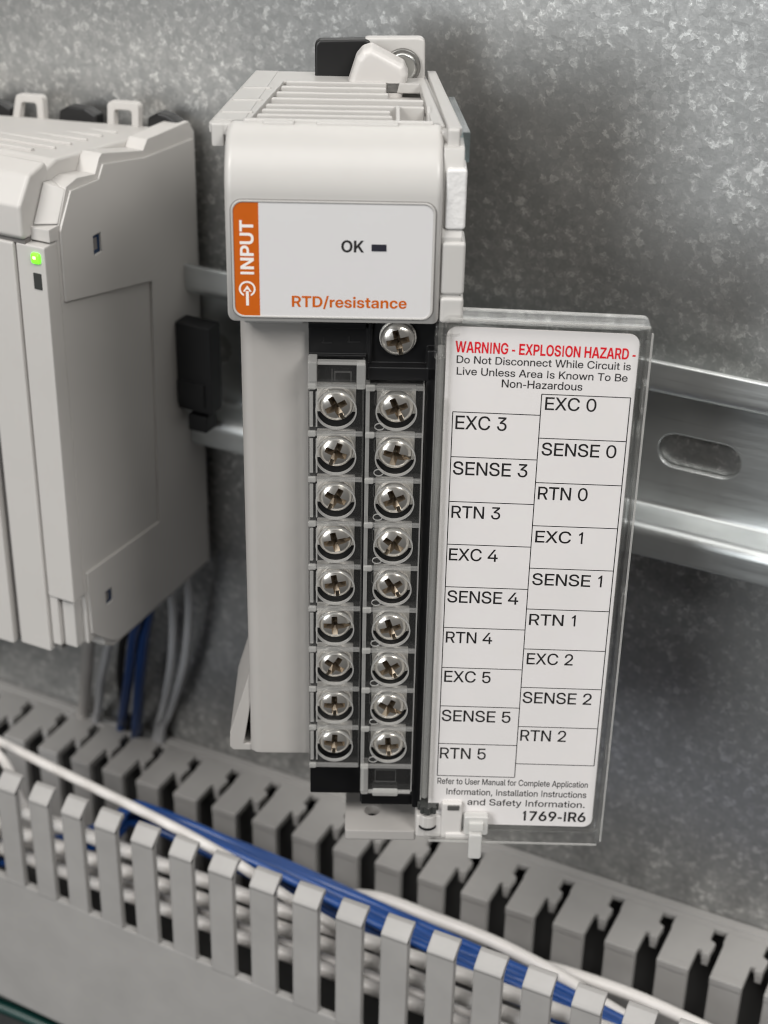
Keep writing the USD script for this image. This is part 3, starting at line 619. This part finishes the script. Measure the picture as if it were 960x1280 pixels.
def terminals():
    t = mod
    tb = t.part('terminal_block', cat(bx(-4.1, 4.7, 3.6, 8, -99.4, -9.8, .25), bx(4.5, 15.2, 3.4, 8, -101.2, -9.8, .25), bx(13.5, 15.1, 1.6, 8, -100.8, -14.6, .3),
                bx(4.8, 15.1, 1.6, 8, -19.6, -17.4, .25), bx(4.7, 13.6, 2.6, 8, -101.0, -98.6, .3), bx(4.9, 5.3, 2.8, 8, -17.3, -9.8), bx(-4.1, 4.5, 2.9, 8, -11.9, -11.0, .1), bx(-4.1, 4.5, 3.1, 8, -16.6, -16.2, .1)), 'black')
    for i, (x0, x1, z) in enumerate(((-2.2, -.6, -14.6), (1.6, 3.6, -14.4))):
        t.part('moulded_mark', ext(sbox(x0, z, x1, z + .28).union(sbox(x0 + .2, z + .28, x0 + .45, z + 1.1)), 'y', 3.5, 3.65), 'black_matte', parent=tb)
    def screw(x, y, z, turn, r=2.64):
        prof = Polygon([(0, 0), (r, 0), (r, .45), (r * .985, .75), (r * .93, 1.02), (r * .83, 1.25), (r * .66, 1.45), (r * .42, 1.58), (r * .2, 1.63), (0, 1.64)])
        s = m3.Manifold.revolve(cs(prof), 40)
        arms = m3.Manifold()
        for k in range(4):
            a = math.radians(90 * k)
            ln = 1.9 if k % 2 else 2.0
            arm = m3.Manifold.hull_points(np.array([(sx * wv, yy, zz) for zz, wv, l0, l1 in ((.1, .1, 0, .75), (1.72, .52, 0, ln)) for sx in (-1, 1) for yy in (l0, l1)]))
            arms = arms + arm.rotate([0, 0, 90 * k])
        slot = m3.Manifold.cube([.6, 1.6, 1.0]).translate([-.3, -2.95, .95])
        s = s - arms - slot
        s = s.rotate([0, 0, turn])
        v, f = place(s, 'z')
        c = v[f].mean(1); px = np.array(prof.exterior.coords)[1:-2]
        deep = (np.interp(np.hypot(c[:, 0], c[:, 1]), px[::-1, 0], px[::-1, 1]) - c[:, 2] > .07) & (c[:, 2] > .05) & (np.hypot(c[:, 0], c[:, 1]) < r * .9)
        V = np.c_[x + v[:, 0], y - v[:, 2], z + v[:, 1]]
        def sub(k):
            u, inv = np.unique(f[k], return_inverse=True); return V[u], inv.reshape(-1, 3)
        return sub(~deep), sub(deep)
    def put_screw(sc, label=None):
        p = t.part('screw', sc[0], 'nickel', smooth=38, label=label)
        t.part('drive_recess', sc[1], 'recess_shade_metal', parent=p, smooth=30)
    rnd = random.Random(11)
    rows = [-23.7 - 7.85 * k for k in range(9)]
    def plate(x, z):
        sh = rrect(x - 2.95, x + 2.95, z - 1.9, z + 2.9, .2)
        wash = Point(x, z).buffer(2.86, quad_segs=12)
        return cat(ext(sh, 'y', 3.15, 3.5), ext(wash, 'y', 2.36, 3.15))
    for col, x in ((0, .1), (1, 9.15)):
        for k, z in enumerate(rows):
            z = z - col * (.15 + .05 * k)
            t.part('clamp_plate', plate(x, z), 'plate_metal', parent=tb)
            put_screw(screw(x + rnd.uniform(-.06, .06), 2.38 - .12 * rnd.random(), z, rnd.uniform(-34, 34) + (90 if rnd.random() < .08 else 0)))
    put_screw(screw(9.15, 3.1, -13.2, 14, 2.6), 'retaining screw above the terminals')
    t.part('screw_washer', cyl('y', (9.15, -13.2), 2.75, 3.05, 3.45), 'plate_metal', parent=tb)

    # clear finger guards
    def guard(x0, x1, ztop, zbot, xs, right):
        y0 = .5 if right else .7
        sheet = rrect(x0, x1, zbot, ztop, .7)
        for z in rows:
            sheet = sheet.difference(Point(xs, z - .55).buffer(2.98, quad_segs=14))
        g = t.part('finger_guard', ext(sheet, 'y', y0, y0 + .55), 'clear', smooth=False)
        for z in rows:
            c = Point(xs, z - .55)
            rg = c.buffer(3.12, quad_segs=14).difference(c.buffer(2.92, quad_segs=14))
            t.part('guard_ring', ext(rg, 'y', y0 - .12, y0 + .5), 'clear_milky', parent=g)
        zs = [z + 3.35 for z in rows] + [rows[-1] - 4.5]
        for i, z in enumerate(zs):
            t.part('guard_rib', bx(x0 + .1, x1 - .1, y0 - .45, y0 + .2, z - .16, z + .5, .12), 'clear_rib', parent=g)
            t.part('guard_web', bx(x0 + .1, x1 - .1, y0 + .2, 3.0, z - .05, z + .2), 'clear', parent=g)
            t.part('guard_lug', bx(x0 - .05, x0 + (1.35 if right else 1.15), y0 - .6, y0 + .1, z - .3, z + .65, .2), 'clear_milky', parent=g)
        t.part('guard_side', cat(bx(x0 - .02, x0 + (.6 if right else .22), y0 - .35, 3.0, zbot + .4, ztop - .3, .08)), 'clear_milky' if right else 'clear_edge', parent=g)
        t.part('guard_side', cat(bx(x1 - .2, x1 + .02, y0 - .35, 3.3, zbot + .4, ztop - .3, .08)), 'clear_milky' if right else 'clear_edge', parent=g)
        if right:
            for z in rows:
                rr = affinity.scale(Point(x0 + 2.1, z - 3.0).buffer(.62, quad_segs=8), 1.25, 1)
                t.part('moulded_ring', ext(rr.difference(rr.buffer(-.14)), 'y', y0 - .12, y0), 'clear_milky', parent=g)
                u = rrect(x0 + 1.3, x0 + 2.6, z + .4, z + 2.9, .6)
                t.part('moulded_recess', ext(u.difference(u.buffer(-.1)), 'y', y0 - .1, y0), 'clear_edge', parent=g)
        else:
            for i, z in enumerate(rows):
                zt = z + 2.6
                t.part('guard_flange', bx(x0 + .2, x0 + .75, y0 - .35, y0 + .2, z - 3.2, zt, .12), 'clear_milky', parent=g)
                t.part('guard_flange', bx(x0 + 1.15, x0 + 1.4, y0 - .3, y0 + .2, z - 3.2, zt, .08), 'clear_milky', parent=g)
        return g
    g = guard(-4.1, 4.25, -16.2, -91.6, .1, False)
    t.part('marker_flap', bx(-4.1, -2.75, -.1, 3.0, -20.4, -16.0, .2), 'clear_milky', parent=g)
    t.part('marker_rim', cat(bx(-2.7, 4.4, .3, 1.6, -16.6, -16.2, .1), bx(3.1, 4.5, -.1, 1.8, -20.4, -16.3, .3)), 'clear_milky', parent=g)
    mk = sbox(-.2, -19.3, 2.4, -17.7).difference(sbox(0, -19.3, 2.2, -17.95)).union(sbox(-.6, -20.0, -.45, -17.4))
    t.part('moulded_mark', ext(mk, 'y', .58, .72), 'clear_edge', parent=g)
    g2 = guard(4.55, 13.3, -19.8, -96.5, 9.15, True)
    t.part('guard_top', cat(bx(4.6, 13.3, -.1, 1.2, -20.35, -19.75, .12), bx(7.2, 11.4, -.35, .4, -20.6, -20.0, .15)), 'clear_edge', parent=g2)
    mk = sbox(7.0, -94.2, 10.6, -91.6)
    t.part('moulded_recess', ext(mk.difference(mk.buffer(-.14)), 'y', .38, .5), 'clear_edge', parent=g2)
    t.part('guard_lip', cat(bx(4.6, 5.9, -.2, 2.8, -96.6, -90.8, .3), bx(5.9, 13.1, -.1, .6, -96.4, -95.9, .15), bx(6.6, 11.0, -.25, .4, -96.9, -95.4, .3)), 'clear_milky', parent=g2)

def mounting_tab():
    t = mod
    pl = rrect(2.0, 14.3, .9, 20, .5).difference(Point(6.7, 6.4).buffer(1.35, quad_segs=10))
    mt = t.part('mounting_tab', ext(pl, 'z', -107.3, -105.4), 'tab_shade_plastic')
    t.part('added_hole_backing', cat(ext(Point(6.7, 6.4).buffer(1.7, quad_segs=10).difference(Point(6.7, 6.4).buffer(1.3, quad_segs=10)), 'z', -110, -107.3), cyl('z', (6.7, 6.4), 1.32, -110, -109.6, 24)), 'black_matte', parent=mt)  # added black closed tube, keeps the hole dark inside

def door():
    t = mod
    def roll(v):
        v = v.copy(); v[:, 2] -= .026 * (v[:, 0] - 15.5) * np.interp(-v[:, 2], (8, 106), (1.15, .55)); return v
    D = lambda mesh: warp(mesh, roll)
    # tray: back sheet, rims
    o = rrect(15.6, 46.3, -106.0, -8.2, 1.2, 6)
    i = rrect(17.0, 44.9, -104.9, -9.6, .9, 6)
    dr = t.part('door', D(ext(o, 'y', 2.6, 3.3)), 'clear', smooth=False)
    rim = o.difference(o.buffer(-.55))
    rim2 = o.buffer(-1.15).difference(o.buffer(-1.5))
    t.part('door_rim', D(ext(rim, 'y', -.9, 2.6)), 'clear_rim', parent=dr)
    t.part('rim_edge', D(ext(o.difference(o.buffer(-.22)), 'y', 2.6, 3.35)), 'clear_milky', parent=dr)
    t.part('door_rim', D(ext(rim2, 'y', .9, 2.6)), 'clear_edge', parent=dr)
    t.part('door_rim', D(cat(bx(16.5, 45.8, -1.05, -.8, -8.5, -8.15, .08), bx(16.5, 45.6, -1.05, -.8, -106.0, -105.6, .08), bx(46.0, 46.35, -1.05, -.8, -105, -9.2, .08))), 'clear_milky', parent=dr)
    for z0, z1 in ((-22.5, -17.6), (-58.5, -54.2), (-88.2, -84.6)):
        t.part('rim_lug', D(bx(45.6, 46.45, -1.05, 1.6, z0, z1, .2)), 'clear_edge', parent=dr)
    # card
    card = rrect(16.3, 44.75, -103.6, -10.4, 1.6, 6).difference(sbox(15, -106, 24.6, -101.6))
    cd = t.part('label_card', D(ext(card, 'y', 1.15, 1.35)), 'card', parent=dr)
    Y = 1.14
    for a, b in ((16.15, 16.3), (44.78, 44.95)):
        t.part('card_edge', D(bx(a, b, 0.9, 1.5, -102, -12, .05)), 'clear_edge', parent=dr)
    sc = 1.0045        # the card lies a little behind the rim: its print spreads accordingly
    def tx(s, x0, x1, zt, zb, mat_, bold=False):
        t.part('lettering', D(text(s, x0, x1, zb, zt - zb, Y, bold)), mat_, parent=dr, smooth=False)
    tx('EXC 3', 18.13, 25.87, -24.83, -27.12, 'ink')
    tx('SENSE 3', 18.07, 29.49, -32.66, -34.95, 'ink')
    tx('RTN 3', 18.11, 25.71, -40.42, -42.60, 'ink')
    tx('EXC 4', 18.02, 25.73, -48.11, -50.32, 'ink')
    tx('SENSE 4', 18.06, 29.43, -55.94, -58.21, 'ink')
    tx('RTN 4', 18.09, 25.63, -63.79, -65.97, 'ink')
    tx('EXC 5', 18.11, 25.75, -71.49, -73.73, 'ink')
    tx('SENSE 5', 17.99, 29.48, -79.41, -81.71, 'ink')
    tx('RTN 5', 17.95, 25.71, -87.22, -89.53, 'ink')
    tx('EXC 0', 31.47, 39.17, -21.15, -23.28, 'ink')
    tx('SENSE 0', 31.45, 42.84, -28.84, -31.03, 'ink')
    tx('RTN 0', 31.36, 39.04, -36.48, -38.74, 'ink')
    tx('EXC 1', 31.43, 38.88, -44.34, -46.48, 'ink')
    tx('SENSE 1', 31.45, 42.54, -52.19, -54.38, 'ink')
    tx('RTN 1', 31.40, 38.89, -59.87, -62.02, 'ink')
    tx('EXC 2', 31.47, 39.03, -67.49, -69.70, 'ink')
    tx('SENSE 2', 31.27, 42.69, -75.25, -77.52, 'ink')
    tx('RTN 2', 31.32, 39.00, -83.05, -85.34, 'ink')
    tx('WARNING - EXPLOSION HAZARD -', 17.63, 44.32, -12.66, -14.46, 'red_ink', True)
    tx('Do Not Disconnect While Circuit is', 17.90, 43.77, -14.96, -16.19, 'ink')
    tx('Live Unless Area Is Known To Be', 17.98, 43.46, -16.84, -18.08, 'ink')
    tx('Non-Hazardous', 24.78, 36.84, -18.55, -19.86, 'ink')
    tx('Refer to User Manual for Complete Application', 17.73, 43.47, -93.69, -94.98, 'ink')
    tx('Information, Installation Instructions', 19.36, 43.38, -95.88, -97.22, 'ink')
    tx('and Safety Information.', 23.03, 43.28, -98.02, -99.41, 'ink')
    tx('1769-IR6', 32.74, 43.64, -100.42, -102.54, 'ink', True)
    def line(x0, z0, x1, z1, w=.13):
        if abs(x1 - x0) > abs(z1 - z0): g = sbox(x0, z0 - w / 2, x1, z0 + w / 2)
        else: g = sbox(x0 - w / 2, z0, x0 + w / 2, z1)
        return ext(g, 'y', Y - .02, Y)
    xl, xm, xr = 17.65, 30.85, 44.2
    LZ, RZ = ([-24.25, -31.87, -39.7, -47.4, -55.27, -63.04, -70.88, -78.62, -86.4, -93.19], [-20.72, -28.11, -35.8, -43.48, -51.27, -58.97, -66.71, -74.37, -82.4, -90.23])
    gl = [line(xl, z, xm, z) for z in LZ] + [line(xm, z, xr, z) for z in RZ]
    gl += [line(xl, LZ[-1], xl, LZ[0]), line(xm, LZ[-1], xm, RZ[0]), line(xr, RZ[-1], xr, RZ[0])]
    for l in gl: t.part('ruled_line', D(l), 'ink', parent=dr, smooth=False)
    # hinge rod and hinges
    t.part('hinge_rod', cat(cyl('z', (15.6, 1.6), .55, -98.2, -13.8, 20), bx(14.8, 15.0, .3, 2.2, -98, -15, .08), bx(16.2, 16.4, .3, 2.2, -98, -22, .08)), 'clear_milky', parent=dr)
    t.part('upper_hinge', cat(bx(14.6, 18.2, -.2, 2.6, -11.6, -9.9, .3), bx(14.5, 16.2, -.4, 2.4, -15.2, -11.0, .35)), 'clear_edge', parent=dr)
    lo = t.part('lower_hinge', cat(bx(14.2, 19.6, .6, 5.5, -106.5, -101.6, .5), bx(18.6, 22.2, .2, 1.6, -106.3, -98.6, .4), bx(19.4, 23.6, -.2, 1.5, -106.2, -104.9, .25)), 'white_part', parent=None)
    t.part('hinge_pivot', cat(cyl('z', (16.3, 1.2), 1.5, -103.7, -101.4, 28)), 'white_part', parent=lo)
    t.part('pivot_ring', cat(cyl('z', (16.3, 1.2), 1.62, -104.1, -103.7, 28)), 'black', parent=lo)
    gear = Point(16.3, 1.2).buffer(1.45)
    for k in range(8):
        a = k * math.pi / 4
        gear = gear.union(affinity.translate(Point(16.3, 1.2).buffer(.34), 1.5 * math.cos(a), 1.5 * math.sin(a)))
    t.part('pivot_collar', ext(gear, 'z', -100.6, -99.2), 'led_grey', parent=lo)
    t.part('hinge_window', bx(19.6, 21.6, -.02, .3, -99.9, -98.9, .1), 'disc_metal', parent=lo)
    t.part('door_clip', cat(D(slab(rrect(22.5, 26.7, -104.6, -100.6, .5), 'y', -.7, 1.0, .3)), D(bx(23.3, 25.9, -1.2, .2, -103.4, -101.6, .3)), D(slab(rrect(23.4, 25.7, -109.2, -103.8, .5), 'y', -1.6, -.3, .3))), 'clear_clip', parent=dr)

module_shell(); front_label(); module_top(); right_column(); latch(); terminals(); mounting_tab(); door()
